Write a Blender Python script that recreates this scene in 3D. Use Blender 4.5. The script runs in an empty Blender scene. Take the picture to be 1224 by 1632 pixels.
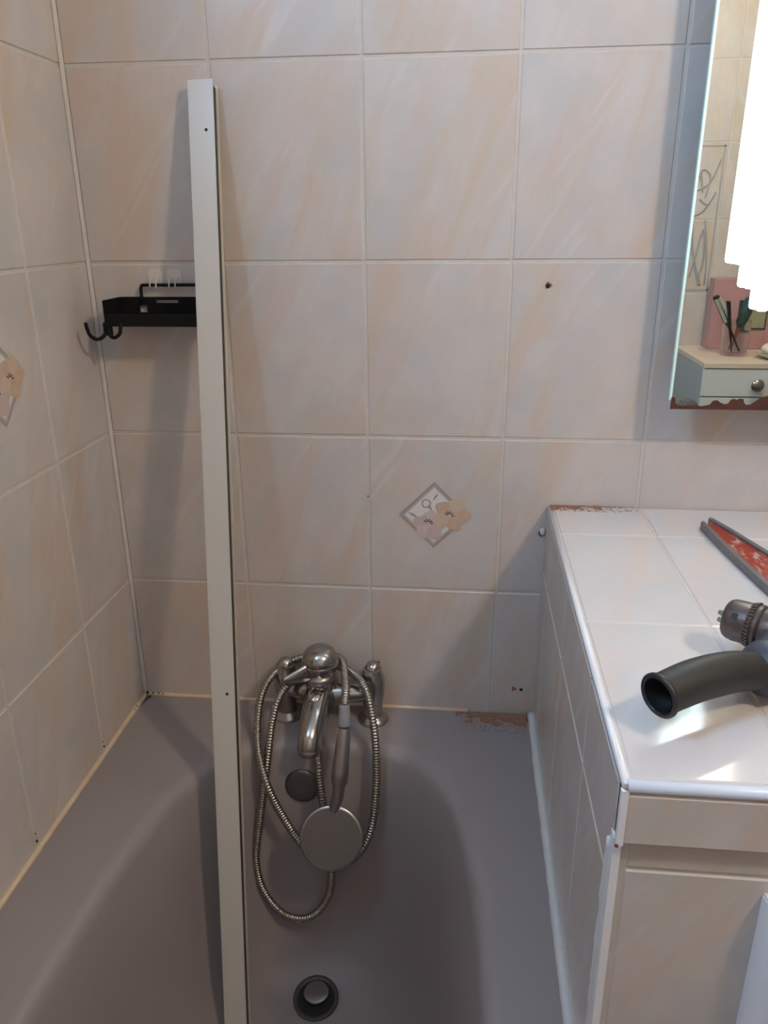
import bpy, bmesh, math, random
from mathutils import Vector, Matrix, noise as mnoise
random.seed(7)
sc = bpy.context.scene
PI = math.pi

# ------------------------------------------------------------------ camera
cam_d = bpy.data.cameras.new('camera'); cam = bpy.data.objects.new('camera', cam_d)
sc.collection.objects.link(cam)
RX = Vector((0.99460381, 0.10335758, -0.00897028))
UX = Vector((-0.02751524, 0.34616536, 0.93776994))
FX = Vector((-0.10003083, 0.93246274, -0.3471413))
cam.matrix_world = Matrix(((RX.x, UX.x, -FX.x, 0.5418), (RX.y, UX.y, -FX.y, -1.1149),
                           (RX.z, UX.z, -FX.z, 1.3358), (0, 0, 0, 1)))
cam_d.sensor_fit = 'HORIZONTAL'; cam_d.sensor_width = 36.0
cam_d.lens = 36.0 * 1239.88 / 1224.0
cam_d.clip_start = 0.01
sc.camera = cam

# ------------------------------------------------------------------ world, view, light strengths
w = bpy.data.worlds.new('world'); sc.world = w; w.use_nodes = True
w.node_tree.nodes['Background'].inputs['Color'].default_value = (0.55, 0.68, 0.9, 1)
w.node_tree.nodes['Background'].inputs['Strength'].default_value = 0.3
sc.view_settings.view_transform = 'Standard'; sc.view_settings.look = 'None'
sc.view_settings.gamma = 1.0; sc.view_settings.use_curve_mapping = False
sc.view_settings.exposure = -0.06
CEIL_COL, CEIL_STR = (1.0, 0.80, 0.60), 222.0      # warm globe in the middle of the ceiling
TUBE_COL, TUBE_STR = (0.76, 0.91, 1.0), 12.0       # tubes in front of the mirror
WIN_COL, WIN_STR = (0.38, 0.65, 1.0), 54.0          # daylight in the frosted window

# ------------------------------------------------------------------ helpers
def link(o, parent=None):
    sc.collection.objects.link(o)
    if parent is not None: o.parent = parent
    return o
def tag(o, label=None, cat=None, group=None, kind=None):
    if label: o['label'] = label
    if cat: o['category'] = cat
    if group: o['group'] = group
    if kind: o['kind'] = kind
    return o
def empty(name, loc=(0, 0, 0), label=None, cat=None, group=None):
    o = bpy.data.objects.new(name, None); o.location = loc; o.empty_display_size = 0.02
    link(o); return tag(o, label, cat, group)
def obj(name, bm, mats, parent=None, smooth=False, label=None, world=True):
    me = bpy.data.meshes.new(name)
    bmesh.ops.recalc_face_normals(bm, faces=bm.faces[:])
    bm.to_mesh(me); bm.free()
    for m in (mats if isinstance(mats, (list, tuple)) else [mats]): me.materials.append(m)
    if smooth:
        for p in me.polygons: p.use_smooth = True
        if smooth != True: me.set_sharp_from_angle(angle=math.radians(smooth))
    o = bpy.data.objects.new(name, me); link(o, parent)
    if parent is not None and world:
        o.matrix_parent_inverse = parent_matrix(parent).inverted()
    if label: o['label'] = label
    return o
def parent_matrix(p):
    m = Matrix.LocRotScale(p.location, p.rotation_euler, p.scale)
    return parent_matrix(p.parent) @ p.matrix_parent_inverse @ m if p.parent else m
def V(*a): return Vector(a[0] if len(a) == 1 else a)
def box(bm, lo, hi, mi=0, bev=0.0, seg=2):
    lo, hi = V(lo), V(hi)
    r = bmesh.ops.create_cube(bm, size=1.0)
    bmesh.ops.transform(bm, matrix=Matrix.LocRotScale((lo + hi) / 2, None, hi - lo), verts=r['verts'])
    fs = set(f for v in r['verts'] for f in v.link_faces)
    for f in fs: f.material_index = mi
    if bev:
        es = list(set(e for v in r['verts'] for e in v.link_edges))
        bmesh.ops.bevel(bm, geom=es, offset=bev, segments=seg, affect='EDGES', profile=0.5)
    return bm
def frame_for(d, ref=None):
    d = d.normalized()
    a = ref if ref is not None else (V(0, 0, 1) if abs(d.z) < 0.9 else V(1, 0, 0))
    x = a.cross(d).normalized(); y = d.cross(x).normalized()
    return x, y
def sweep(bm, pts, radii, seg=16, mi=0, cap=True, sq=None):
    """tube along pts with parallel transport; radii scalar, list of scalars"""
    pts = [V(p) for p in pts]; n = len(pts)
    if not isinstance(radii, (list, tuple)): radii = [radii] * n
    rings = []; x = None
    for i in range(n):
        t = (pts[min(i + 1, n - 1)] - pts[max(i - 1, 0)]).normalized()
        if x is None: x, y = frame_for(t)
        else:
            x = (x - t * x.dot(t)).normalized(); y = t.cross(x)
        k = (1, 1) if sq is None else sq
        rings.append([bm.verts.new(pts[i] + radii[i] * (k[0] * math.cos(2 * PI * j / seg) * x + k[1] * math.sin(2 * PI * j / seg) * y)) for j in range(seg)])
    for i in range(n - 1):
        for j in range(seg):
            f = bm.faces.new((rings[i][j], rings[i][(j + 1) % seg], rings[i + 1][(j + 1) % seg], rings[i + 1][j])); f.material_index = mi
    if cap:
        for rg in (rings[0], rings[-1]):
            f = bm.faces.new(rg); f.material_index = mi
    return rings
def lathe(bm, origin, axis, prof, seg=32, mi=0, cap=True):
    """prof: list of (distance along axis, radius)"""
    o, d = V(origin), V(axis).normalized(); x, y = frame_for(d)
    rings = []
    for (h, r) in prof:
        rings.append([bm.verts.new(o + d * h + max(r, 1e-5) * (math.cos(2 * PI * j / seg) * x + math.sin(2 * PI * j / seg) * y)) for j in range(seg)])
    for a, b in zip(rings[:-1], rings[1:]):
        for j in range(seg):
            f = bm.faces.new((a[j], a[(j + 1) % seg], b[(j + 1) % seg], b[j])); f.material_index = mi
    if cap:
        for rg in (rings[0], rings[-1]):
            f = bm.faces.new(rg); f.material_index = mi
    return rings
def catmull(P, step):
    P = [V(p) for p in P]; Q = [2 * P[0] - P[1]] + P + [2 * P[-1] - P[-2]]
    dense = []
    for i in range(1, len(Q) - 2):
        a, b, c, d = Q[i - 1], Q[i], Q[i + 1], Q[i + 2]
        for k in range(24):
            t = k / 24
            dense.append(0.5 * ((2 * b) + (c - a) * t + (2 * a - 5 * b + 4 * c - d) * t * t + (-a + 3 * b - 3 * c + d) * t ** 3))
    dense.append(P[-1])
    out = [dense[0]]; acc = 0.0
    for p, q in zip(dense[:-1], dense[1:]):
        L = (q - p).length; s = step - acc
        while s <= L:
            out.append(p + (q - p) * (s / L)); s += step
        acc = L - (s - step)
    return out
def prism(bm, poly, o, u, v, n, t, mi=0):
    """extrude 2D polygon (in u,v from o) by t along n"""
    o, u, v, n = V(o), V(u), V(v), V(n)
    a = [bm.verts.new(o + u * p[0] + v * p[1]) for p in poly]
    b = [bm.verts.new(o + u * p[0] + v * p[1] + n * t) for p in poly]
    k = len(poly)
    fs = [bm.faces.new(a[::-1]), bm.faces.new(b)]
    for i in range(k): fs.append(bm.faces.new((a[i], a[(i + 1) % k], b[(i + 1) % k], b[i])))
    for f in fs: f.material_index = mi

# ------------------------------------------------------------------ materials
def new_mat(name):
    m = bpy.data.materials.new(name); m.use_nodes = True
    nt = m.node_tree; b = nt.nodes['Principled BSDF']
    return m, nt, b
def N(nt, t, **kw):
    n = nt.nodes.new(t)
    for k, v in kw.items():
        if k in n.inputs: n.inputs[k].default_value = v
        else: setattr(n, k, v)
    return n
def mat(name, col, rough=0.5, metal=0.0, vary=0.06, scale=30.0, bump=0.0, bscale=200.0, spec=0.5, coat=0.0, **kw):
    m, nt, b = new_mat(name)
    b.inputs['Roughness'].default_value = rough; b.inputs['Metallic'].default_value = metal
    b.inputs['Specular IOR Level'].default_value = spec
    if coat: b.inputs['Coat Weight'].default_value = coat; b.inputs['Coat Roughness'].default_value = 0.08
    tc = N(nt, 'ShaderNodeTexCoord')
    nz = N(nt, 'ShaderNodeTexNoise', Scale=scale, Detail=4.0)
    nt.links.new(tc.outputs['Object'], nz.inputs['Vector'])
    r = N(nt, 'ShaderNodeMix', data_type='RGBA')
    r.inputs[6].default_value = (*[max(0, c * (1 - vary)) for c in col], 1)
    r.inputs[7].default_value = (*[min(1, c * (1 + vary)) for c in col], 1)
    nt.links.new(nz.outputs['Fac'], r.inputs[0]); nt.links.new(r.outputs[2], b.inputs['Base Color'])
    if bump:
        bz = N(nt, 'ShaderNodeTexNoise', Scale=bscale, Detail=3.0)
        nt.links.new(tc.outputs['Object'], bz.inputs['Vector'])
        bn = N(nt, 'ShaderNodeBump', Strength=bump, Distance=0.001)
        nt.links.new(bz.outputs['Fac'], bn.inputs['Height']); nt.links.new(bn.outputs['Normal'], b.inputs['Normal'])
    for k, v in kw.items(): b.inputs[k].default_value = v
    return m
def emis(name, col, s):
    m, nt, b = new_mat(name)
    b.inputs['Base Color'].default_value = (0.9, 0.9, 0.9, 1)
    b.inputs['Emission Color'].default_value = (*col, 1); b.inputs['Emission Strength'].default_value = s
    return m
def tile_mat(name, base, cloud, warm, pink, rough, streak=1.0):
    """glazed ceramic: pale clouds crossed by steep salmon and pink strokes; every tile takes its own cut of the pattern"""
    m, nt, b = new_mat(name); L = nt.links.new
    tc = N(nt, 'ShaderNodeTexCoord'); oi = N(nt, 'ShaderNodeObjectInfo')
    mul = N(nt, 'ShaderNodeMath', operation='MULTIPLY'); mul.inputs[1].default_value = 37.0
    L(oi.outputs['Random'], mul.inputs[0])
    cmb = N(nt, 'ShaderNodeCombineXYZ'); L(mul.outputs[0], cmb.inputs[0]); L(mul.outputs[0], cmb.inputs[1]); L(mul.outputs[0], cmb.inputs[2])
    add = N(nt, 'ShaderNodeVectorMath', operation='ADD'); L(tc.outputs['Object'], add.inputs[0]); L(cmb.outputs[0], add.inputs[1])
    def mapped(rot, scl):
        mp = N(nt, 'ShaderNodeMapping'); mp.inputs['Rotation'].default_value = (0, rot, 0); mp.inputs['Scale'].default_value = scl
        mp2 = N(nt, 'ShaderNodeMapping'); mp2.inputs['Rotation'].default_value = (0, rot, 0); mp2.vector_type = 'POINT'
        # rotate first, then stretch
        mp2.inputs['Scale'].default_value = (1, 1, 1); L(add.outputs[0], mp2.inputs['Vector'])
        mp.inputs['Rotation'].default_value = (0, 0, 0); L(mp2.outputs[0], mp.inputs['Vector']); return mp.outputs[0]
    def nz(vec, scale, det, lo, hi, dist=0.0):
        n = N(nt, 'ShaderNodeTexNoise', Scale=scale, Detail=det, Roughness=0.6, Distortion=dist); L(vec, n.inputs['Vector'])
        r = N(nt, 'ShaderNodeMapRange'); r.interpolation_type = 'SMOOTHSTEP'
        r.inputs['From Min'].default_value = lo; r.inputs['From Max'].default_value = hi; L(n.outputs['Fac'], r.inputs['Value'])
        return r.outputs[0]
    def mix(fac, c1, c2, amt=1.0):
        x = N(nt, 'ShaderNodeMix', data_type='RGBA')
        if amt != 1.0:
            q = N(nt, 'ShaderNodeMath', operation='MULTIPLY'); q.inputs[1].default_value = amt; L(fac, q.inputs[0]); fac = q.outputs[0]
        L(fac, x.inputs[0])
        if isinstance(c1, tuple): x.inputs[6].default_value = (*c1, 1)
        else: L(c1, x.inputs[6])
        x.inputs[7].default_value = (*c2, 1); return x.outputs[2]
    v0 = add.outputs[0]
    c = mix(nz(v0, 11.0, 5.0, 0.38, 0.62), base, cloud)
    v1 = mapped(-0.30, (1.0, 1.0, 0.17))
    c = mix(nz(v1, 17.0, 6.0, 0.46, 0.70, 0.6), c, warm, 0.82 * streak)
    v2 = mapped(-0.45, (1.0, 1.0, 0.20))
    c = mix(nz(v2, 24.0, 5.0, 0.48, 0.72, 0.5), c, pink, 0.8 * streak)
    c = mix(nz(v0, 7.0, 4.0, 0.50, 0.72), c, warm, 0.4 * streak)
    c = mix(nz(v0, 90.0, 2.0, 0.35, 0.75), c, cloud, 0.25)
    v3 = mapped(-0.62, (1.0, 1.0, 0.10))
    c = mix(nz(v3, 40.0, 2.0, 0.60, 0.78, 0.3), c, (0.68, 0.655, 0.63), 0.35)
    L(c, b.inputs['Base Color'])
    b.inputs['Roughness'].default_value = rough
    wv = N(nt, 'ShaderNodeTexNoise', Scale=9.0, Detail=2.0); L(v0, wv.inputs['Vector'])
    bn = N(nt, 'ShaderNodeBump', Strength=0.25, Distance=0.002); L(wv.outputs['Fac'], bn.inputs['Height']); L(bn.outputs['Normal'], b.inputs['Normal'])
    return m
M_TILE = tile_mat('wall_tile_glaze', (0.595, 0.54, 0.50), (0.53, 0.505, 0.48), (0.575, 0.445, 0.33), (0.59, 0.475, 0.43), 0.27)
M_TOP = tile_mat('counter_tile_glaze', (0.64, 0.605, 0.59), (0.60, 0.585, 0.58), (0.70, 0.56, 0.46), (0.70, 0.60, 0.58), 0.10, 0.7)
M_GROUT = mat('grout', (0.57, 0.525, 0.475), 0.85, vary=0.12, scale=60, bump=0.3)
M_GROUTY = mat('yellowed_sealant', (0.66, 0.52, 0.36), 0.55, vary=0.18, scale=35)
M_SEAL = mat('white_sealant', (0.66, 0.64, 0.61), 0.5, vary=0.1, scale=40)
M_TUB = mat('tub_enamel', (0.30, 0.262, 0.255), 0.48, vary=0.03, scale=12)
M_TRIM = mat('white_plastic_trim', (0.80, 0.80, 0.82), 0.25, vary=0.03)
M_BAR = mat('white_lacquered_aluminium', (0.57, 0.55, 0.50), 0.3, vary=0.03, scale=10)
M_BARIN = mat('black_rubber', (0.012, 0.012, 0.014), 0.5)
M_BRASS = mat('bright_edge_metal', (0.74, 0.68, 0.56), 0.3, 0.4)
M_CHROME = mat('worn_chrome', (0.42, 0.40, 0.38), 0.20, 1.0, vary=0.18, scale=45, bump=0.08, bscale=60)
M_CHROME2 = mat('brushed_chrome', (0.42, 0.40, 0.385), 0.32, 1.0, vary=0.1, scale=80)
M_HOSE = mat('hose_metal', (0.42, 0.385, 0.34), 0.26, 1.0, vary=0.1)
M_GREYPL = mat('grey_plastic', (0.30, 0.31, 0.33), 0.4)
M_BLACK = mat('black_powder_coat', (0.006, 0.006, 0.007), 0.65, bump=0.1, spec=0.2)
M_HANDLE = mat('dusty_black_plastic', (0.022, 0.022, 0.019), 0.55, vary=0.35, scale=25, bump=0.1)
M_COLLAR = mat('blue_grey_plastic', (0.045, 0.052, 0.068), 0.5, vary=0.3, scale=40)
M_HOLE = mat('dark_bore', (0.006, 0.006, 0.007), 0.6)
M_CHUCK = mat('oily_steel', (0.13, 0.105, 0.095), 0.38, 0.7, vary=0.45, scale=60, bump=0.2)
M_STEEL = mat('grey_steel', (0.33, 0.33, 0.32), 0.35, 0.9, vary=0.2)
M_WGREY = mat('worn_iron_edge', (0.20, 0.185, 0.185), 0.5, 0.4, vary=0.25, scale=60, bump=0.3)
M_WHITE = mat('white_lacquer', (0.66, 0.68, 0.66), 0.3, vary=0.02)
M_PLASTER = mat('beige_paint', (0.32, 0.29, 0.26), 0.8, vary=0.03)
M_CEIL = mat('ceiling_paint', (0.50, 0.48, 0.46), 0.9, vary=0.02)
M_FLOOR = mat('floor_tile_glaze', (0.16, 0.13, 0.12), 0.4, vary=0.2, scale=8)
M_GLASSB = mat('tinted_glass_edge', (0.70, 0.95, 0.86), 0.12, vary=0.02)
M_RUST = mat('corroded_silvering', (0.085, 0.026, 0.018), 0.5, vary=0.45, scale=70)
M_CLEAR, nt, b = new_mat('clear_glass')
b.inputs['Transmission Weight'].default_value = 1.0; b.inputs['Roughness'].default_value = 0.02; b.inputs['Base Color'].default_value = (0.95, 0.97, 0.95, 1)
M_MIRROR, nt, b = new_mat('silvered_mirror')
b.inputs['Metallic'].default_value = 1.0; b.inputs['Roughness'].default_value = 0.0; b.inputs['Base Color'].default_value = (0.83, 0.88, 0.81, 1)
# red paint, scratched through to grey
M_RED, nt, b = new_mat('scratched_red_paint')
tc = N(nt, 'ShaderNodeTexCoord'); z1 = N(nt, 'ShaderNodeTexNoise', Scale=120.0, Detail=5.0, Roughness=0.75)
mp = N(nt, 'ShaderNodeMapping'); mp.inputs['Scale'].default_value = (1.0, 0.3, 1.0)
nt.links.new(tc.outputs['Object'], mp.inputs['Vector']); nt.links.new(mp.outputs[0], z1.inputs['Vector'])
cr = N(nt, 'ShaderNodeValToRGB'); cr.color_ramp.elements[0].position = 0.53; cr.color_ramp.elements[0].color = (0.31, 0.038, 0.014, 1)
cr.color_ramp.elements[1].position = 0.66; cr.color_ramp.elements[1].color = (0.50, 0.40, 0.36, 1)
nt.links.new(z1.outputs['Fac'], cr.inputs['Fac']); nt.links.new(cr.outputs[0], b.inputs['Base Color']); b.inputs['Roughness'].default_value = 0.5
M_DUST = mat('brick_dust', (0.30, 0.145, 0.09), 0.95, vary=0.35, scale=160, bump=0.6, bscale=500)
M_PINK = mat('pink_panel', (0.46, 0.245, 0.24), 0.5, vary=0.2, scale=12)
M_DKGREEN = mat('dark_green_print', (0.03, 0.06, 0.055), 0.4)
M_OLIVE = mat('olive_print', (0.33, 0.31, 0.18), 0.4, vary=0.15)
M_TOPCAB = mat('peach_tile', (0.70, 0.56, 0.44), 0.3)
M_BONE = mat('bone_plastic', (0.50, 0.50, 0.40), 0.4)
M_CLOTH = mat('peach_towelling', (0.72, 0.58, 0.45), 0.9, bump=0.4)
PR = {'frame': mat('print_grey_brown', (0.36, 0.32, 0.30), 0.3), 'field': mat('print_white', (0.70, 0.67, 0.64), 0.25),
      'pink': mat('print_pink', (0.54, 0.42, 0.38), 0.3, vary=0.10, scale=90), 'orange': mat('print_orange', (0.56, 0.40, 0.29), 0.3, vary=0.12, scale=90),
      'pink_pale': mat('print_pale_pink', (0.58, 0.47, 0.43), 0.3, vary=0.1, scale=90), 'orange_pale': mat('print_pale_orange', (0.58, 0.45, 0.34), 0.3, vary=0.1, scale=90),
      'leaf': mat('print_leaf_grey', (0.36, 0.35, 0.35), 0.3), 'dark': mat('print_dark', (0.06, 0.05, 0.06), 0.3)}

# ------------------------------------------------------------------ tiles
W_, H_, Z0 = 0.2, 0.2477, 1.535
_tile_cache = {}
def tile_mesh(w_, h_, m, th=0.006):
    key = (round(w_, 4), round(h_, 4), m.name)
    if key in _tile_cache: return _tile_cache[key]
    c = 0.0016; a, b_ = w_ / 2, h_ / 2
    v = []
    for (x, y, z) in [(a, th, b_), (a, c, b_), (a - c, 0, b_ - c)]:
        v += [(-x, y, -z), (x, y, -z), (x, y, z), (-x, y, z)]
    f = [(3, 2, 1, 0), (8, 9, 10, 11)]
    for k in (0, 4):
        for j in range(4): f.append((k + j, k + (j + 1) % 4, k + 4 + (j + 1) % 4, k + 4 + j))
    me = bpy.data.meshes.new('tile'); me.from_pydata(v, [], f); me.materials.append(m); me.update()
    bm = bmesh.new(); bm.from_mesh(me); bmesh.ops.recalc_face_normals(bm, faces=bm.faces[:]); bm.to_mesh(me); bm.free()
    _tile_cache[key] = me; return me
def tiles(parent, o, u, v, n, ucuts, vcuts, m, gap=0.0031, skip=None):
    o, u, v, n = V(o), V(u), V(v), V(n)
    rot = Matrix((u, -n, v)).transposed().to_euler()
    for i in range(len(ucuts) - 1):
        for j in range(len(vcuts) - 1):
            u0, u1, v0, v1 = ucuts[i], ucuts[i + 1], vcuts[j], vcuts[j + 1]
            if u1 - u0 < 0.012 or v1 - v0 < 0.012: continue
            if skip and skip((u0 + u1) / 2, (v0 + v1) / 2): continue
            t = bpy.data.objects.new('tile', tile_mesh(u1 - u0 - gap, v1 - v0 - gap, m))
            p = o + u * (u0 + u1) / 2 + v * (v0 + v1) / 2 + n * random.uniform(-0.0003, 0.0)
            t.location = p - parent.location; t.rotation_euler = rot
            t.rotation_euler.rotate_axis('X', random.uniform(-1, 1) * 0.0012); t.rotation_euler.rotate_axis('Z', random.uniform(-1, 1) * 0.0012)
            link(t, parent)
RXM, RYM, RZM = 2.30, -2.022, 2.42           # right wall, opposite wall, ceiling
def cuts(lo, hi, start, step):
    c = [lo]; k = math.ceil((lo - start) / step + 1e-4); x = start + k * step
    while x < hi - 1e-6:
        if x - c[-1] > 1e-4: c.append(x)
        x += step
    c.append(hi); return c

# ------------------------------------------------------------------ room shell
G = 0.0014
def slab(name, lo, hi, m):
    bm = bmesh.new(); box(bm, lo, hi); o = obj(name, bm, m); o['kind'] = 'structure'; return o
wb = slab('wall_back', (-0.1, G, 0), (RXM + 0.1, 0.1, RZM), M_GROUT)
tiles(wb, (0, 0, 0), (1, 0, 0), (0, 0, 1), (0, -1, 0), cuts(0.002, RXM, 0.1986, W_), cuts(0.553, RZM, Z0, H_), M_TILE,
      skip=lambda x, z: x > 0.70 and z < 0.85)
# left wall with the frosted window behind the camera
WY0, WY1, WZ0, WZ1 = -1.22, -0.74, 1.88, 2.34
bm = bmesh.new()
box(bm, (-0.1, RYM, 0), (-G, WY0, RZM)); box(bm, (-0.1, WY1, 0), (-G, G, RZM))
box(bm, (-0.1, WY0, 0), (-G, WY1, WZ0)); box(bm, (-0.1, WY0, WZ1), (-G, WY1, RZM))
wl = obj('wall_left', bm, M_GROUT); wl['kind'] = 'structure'
yc = [-c for c in [0.002, 0.1645] + [0.1645 + 0.1986 * k for k in range(1, 10)] + [-RYM]][::-1]
tiles(wl, (0, 0, 0), (0, 1, 0), (0, 0, 1), (1, 0, 0), yc, cuts(0.553, RZM, Z0, H_), M_TILE,
      skip=lambda y, z: WY0 - 0.095 < y < WY1 + 0.095 and WZ0 - 0.12 < z < WZ1 + 0.12)
bm = bmesh.new()
y0, y1 = -1.93, -1.10
bm2 = bmesh.new()
for lo, hi in (((-0.09, WY0, WZ0), (-0.02, WY0 + 0.05, WZ1)), ((-0.09, WY1 - 0.05, WZ0), (-0.02, WY1, WZ1)),
               ((-0.09, WY0, WZ0), (-0.02, WY1, WZ0 + 0.05)), ((-0.09, WY0, WZ1 - 0.05), (-0.02, WY1, WZ1))):
    box(bm2, lo, hi)
bm.free()
win = obj('window_1', bm2, M_WHITE); win['kind'] = 'structure'
bm = bmesh.new(); box(bm, (-0.062, WY0 + 0.04, WZ0 + 0.04), (-0.054, WY1 - 0.04, WZ1 - 0.04))
obj('frosted_pane', bm, emis('frosted_daylight_pane', WIN_COL, WIN_STR), win)
wo = slab('wall_opposite', (-0.1, RYM - 0.1, 0), (RXM + 0.1, RYM - G, RZM), M_GROUT)
tiles(wo, (0, RYM, 0), (-1, 0, 0), (0, 0, 1), (0, 1, 0), [-c for c in cuts(0.002, RXM, 0.21, W_)][::-1], cuts(0.01, RZM, 1.587, H_), M_TILE,
      skip=lambda u, z: (-u) < 1.0 and z < 0.5)
slab('wall_right', (RXM, RYM, 0), (RXM + 0.1, 0, RZM), M_PLASTER)
slab('floor', (-0.1, RYM - 0.1, -0.05), (RXM + 0.1, 0.1, 0), M_FLOOR)
slab('ceiling', (-0.1, RYM - 0.1, RZM), (RXM + 0.1, 0.1, RZM + 0.05), M_CEIL)
# joint in the corner, a raised line of grout
bm = bmesh.new(); prism(bm, [(0, 0), (0.0042, 0), (0, -0.0042)], (0, 0, 0.57), (1, 0, 0), (0, 1, 0), (0, 0, 1), RZM - 0.57)
obj('corner_joint', bm, M_GROUT, wb)

# ------------------------------------------------------------------ printed flower motif on tiles
def blob(cx, cy, r, lobes, amp, ph=0, n=40, ell=1.0):
    return [(cx + (r * (1 + amp * math.cos(lobes * a + ph))) * math.cos(a) * ell, cy + (r * (1 + amp * math.cos(lobes * a + ph))) * math.sin(a)) for a in [2 * PI * k / n for k in range(n)]]
def motif(parent, c, u, v, n):
    c, u, v, n = V(c), V(u), V(v), V(n)
    mats = [PR[k] for k in ('frame', 'field', 'pink', 'orange', 'leaf', 'dark', 'pink_pale', 'orange_pale')]
    bm = bmesh.new()
    def face(poly, lift, mi):
        prism(bm, poly, c + n * 0.0002, u, v, n, 0.00006 * lift, mi)
    def ring(ro, ri, mi, lift):
        P = [(0, 1), (1, 0), (0, -1), (-1, 0)]
        for k in range(4):
            a, b2 = P[k], P[(k + 1) % 4]
            face([(a[0] * ro, a[1] * ro), (b2[0] * ro, b2[1] * ro), (b2[0] * ri, b2[1] * ri), (a[0] * ri, a[1] * ri)], lift, mi)
    ring(0.054, 0.0485, 0, 1); ring(0.0465, 0.0452, 0, 1)
    face([(0, .045), (.045, 0), (0, -.045), (-.045, 0)], 0.8, 1)
    # leaves
    for (x, y, a, l, wd) in ((-0.032, 0.0, -0.5, 0.020, 0.005), (0.002, 0.030, 1.0, 0.018, 0.004), (-0.006, 0.012, -1.0, 0.014, 0.004)):
        du = (math.cos(a), math.sin(a)); dn = (-du[1], du[0])
        face([(x - du[0] * l / 2, y - du[1] * l / 2), (x + dn[0] * wd / 2, y + dn[1] * wd / 2), (x + du[0] * l / 2, y + du[1] * l / 2), (x - dn[0] * wd / 2, y - dn[1] * wd / 2)], 2, 4)
    o_, i_ = blob(-0.012, 0.019, 0.0075, 3, .05, n=16), blob(-0.012, 0.019, 0.0052, 3, .05, n=16)
    for k in range(16):
        face([o_[k], o_[(k + 1) % 16], i_[(k + 1) % 16], i_[k]], 2, 4)
    # pink flower: clipped to the diamond by shape; orange flower overlaps the frame
    for k, a in enumerate((0.3, 1.5, 2.8, 4.0, 5.2)):
        face(blob(-0.006 + 0.0145 * math.cos(a), -0.017 + 0.013 * math.sin(a), 0.0120, 4, 0.09, k), 3 + 0.3 * k, (2, 6)[k % 2])
    for k, a in enumerate((0.0, 1.25, 2.5, 3.75, 5.0)):
        face(blob(0.027 + 0.0165 * math.cos(a), 0.002 + 0.015 * math.sin(a), 0.0120, 4, 0.10, k), 5 + 0.3 * k, (3, 7)[k % 2])
    for (cx, cy) in ((-0.009, -0.014), (0.023, -0.001)):
        for a in (0.2, 0.75, 1.3, 1.85, 2.4):
            x0, y0_, x1, y1_ = cx + .0035 * math.cos(a), cy + .0035 * math.sin(a), cx + .0085 * math.cos(a), cy + .0085 * math.sin(a)
            q = (-math.sin(a) * .0008, math.cos(a) * .0008)
            face([(x0 - q[0], y0_ - q[1]), (x1 - q[0], y1_ - q[1]), (x1 + q[0], y1_ + q[1]), (x0 + q[0], y0_ + q[1])], 8, 5)
    return obj('floral_motif', bm, mats, parent, label='printed diamond with pink and orange flowers')
motif(wb, (0.499, 0, 0.9175), (1, 0, 0), (0, 0, 1), (0, -1, 0))
motif(wl, (0, -0.263, 1.166), (0, 1, 0), (0, 0, 1), (1, 0, 0))
# iris panel on the opposite wall, seen in the mirror
def iris(parent, x0, x1, z0, z1):
    bm = bmesh.new(); y = RYM + 0.0004
    t = 0.005
    for lo, hi in (((x0, y, z0), (x1, y + .0004, z0 + t)), ((x0, y, z1 - t), (x1, y + .0004, z1)), ((x0, y, z0), (x0 + t, y + .0004, z1)), ((x1 - t, y, z0), (x1, y + .0004, z1))):
        box(bm, lo, hi)
    def stroke(P, wd):
        D = catmull([(a, y + 0.0006, b_) for a, b_ in P], 0.01)
        sweep(bm, D, wd, 6, sq=(1, 1))
    mx = (x0 + x1) / 2
    for P, wd in (([(mx - .06, z0 + .02), (mx - .02, z0 + .16), (mx + .0, z0 + .30)], .0035), ([(mx + .06, z0 + .02), (mx + .02, z0 + .14), (mx, z0 + .30)], .0035),
                  ([(mx, z0 + .02), (mx, z0 + .2), (mx - .01, z0 + .34)], .003), ([(mx - .01, z0 + .32), (mx - .06, z0 + .36), (mx - .04, z0 + .43), (mx, z0 + .36)], .003),
                  ([(mx, z0 + .33), (mx + .05, z0 + .36), (mx + .08, z0 + .44)], .003), ([(mx - .02, z0 + .36), (mx - .01, z0 + .45), (mx + .02, z0 + .36)], .003),
                  ([(mx + .02, z0 + .05), (mx + .035, z0 + .14), (mx + .05, z0 + .21), (mx + .06, z0 + .10), (mx + .045, z0 + .03)], .0035),
                  ([(mx + .005, z0 + .25), (mx + .04, z0 + .27), (mx + .075, z0 + .33), (mx + .05, z0 + .29), (mx + .02, z0 + .31)], .003),
                  ([(mx + .03, z0 + .33), (mx + .02, z0 + .40), (mx + .05, z0 + .38), (mx + .04, z0 + .31)], .003),
                  ([(mx + .075, z0 + .02), (mx + .07, z0 + .12), (mx + .05, z0 + .24)], .003), ([(mx + .055, z0 + .02), (mx + .03, z0 + .10)], .004),
                  ([(mx - .03, z0 + .02), (mx - .05, z0 + .1), (mx - .02, z0 + .22)], .003)):
        stroke(P, wd)
    obj('iris_motif', bm, PR['leaf'], parent, label='grey line drawing of irises in a thin frame')
iris(wo, 1.22, 1.40, 1.10, 1.578)

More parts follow.
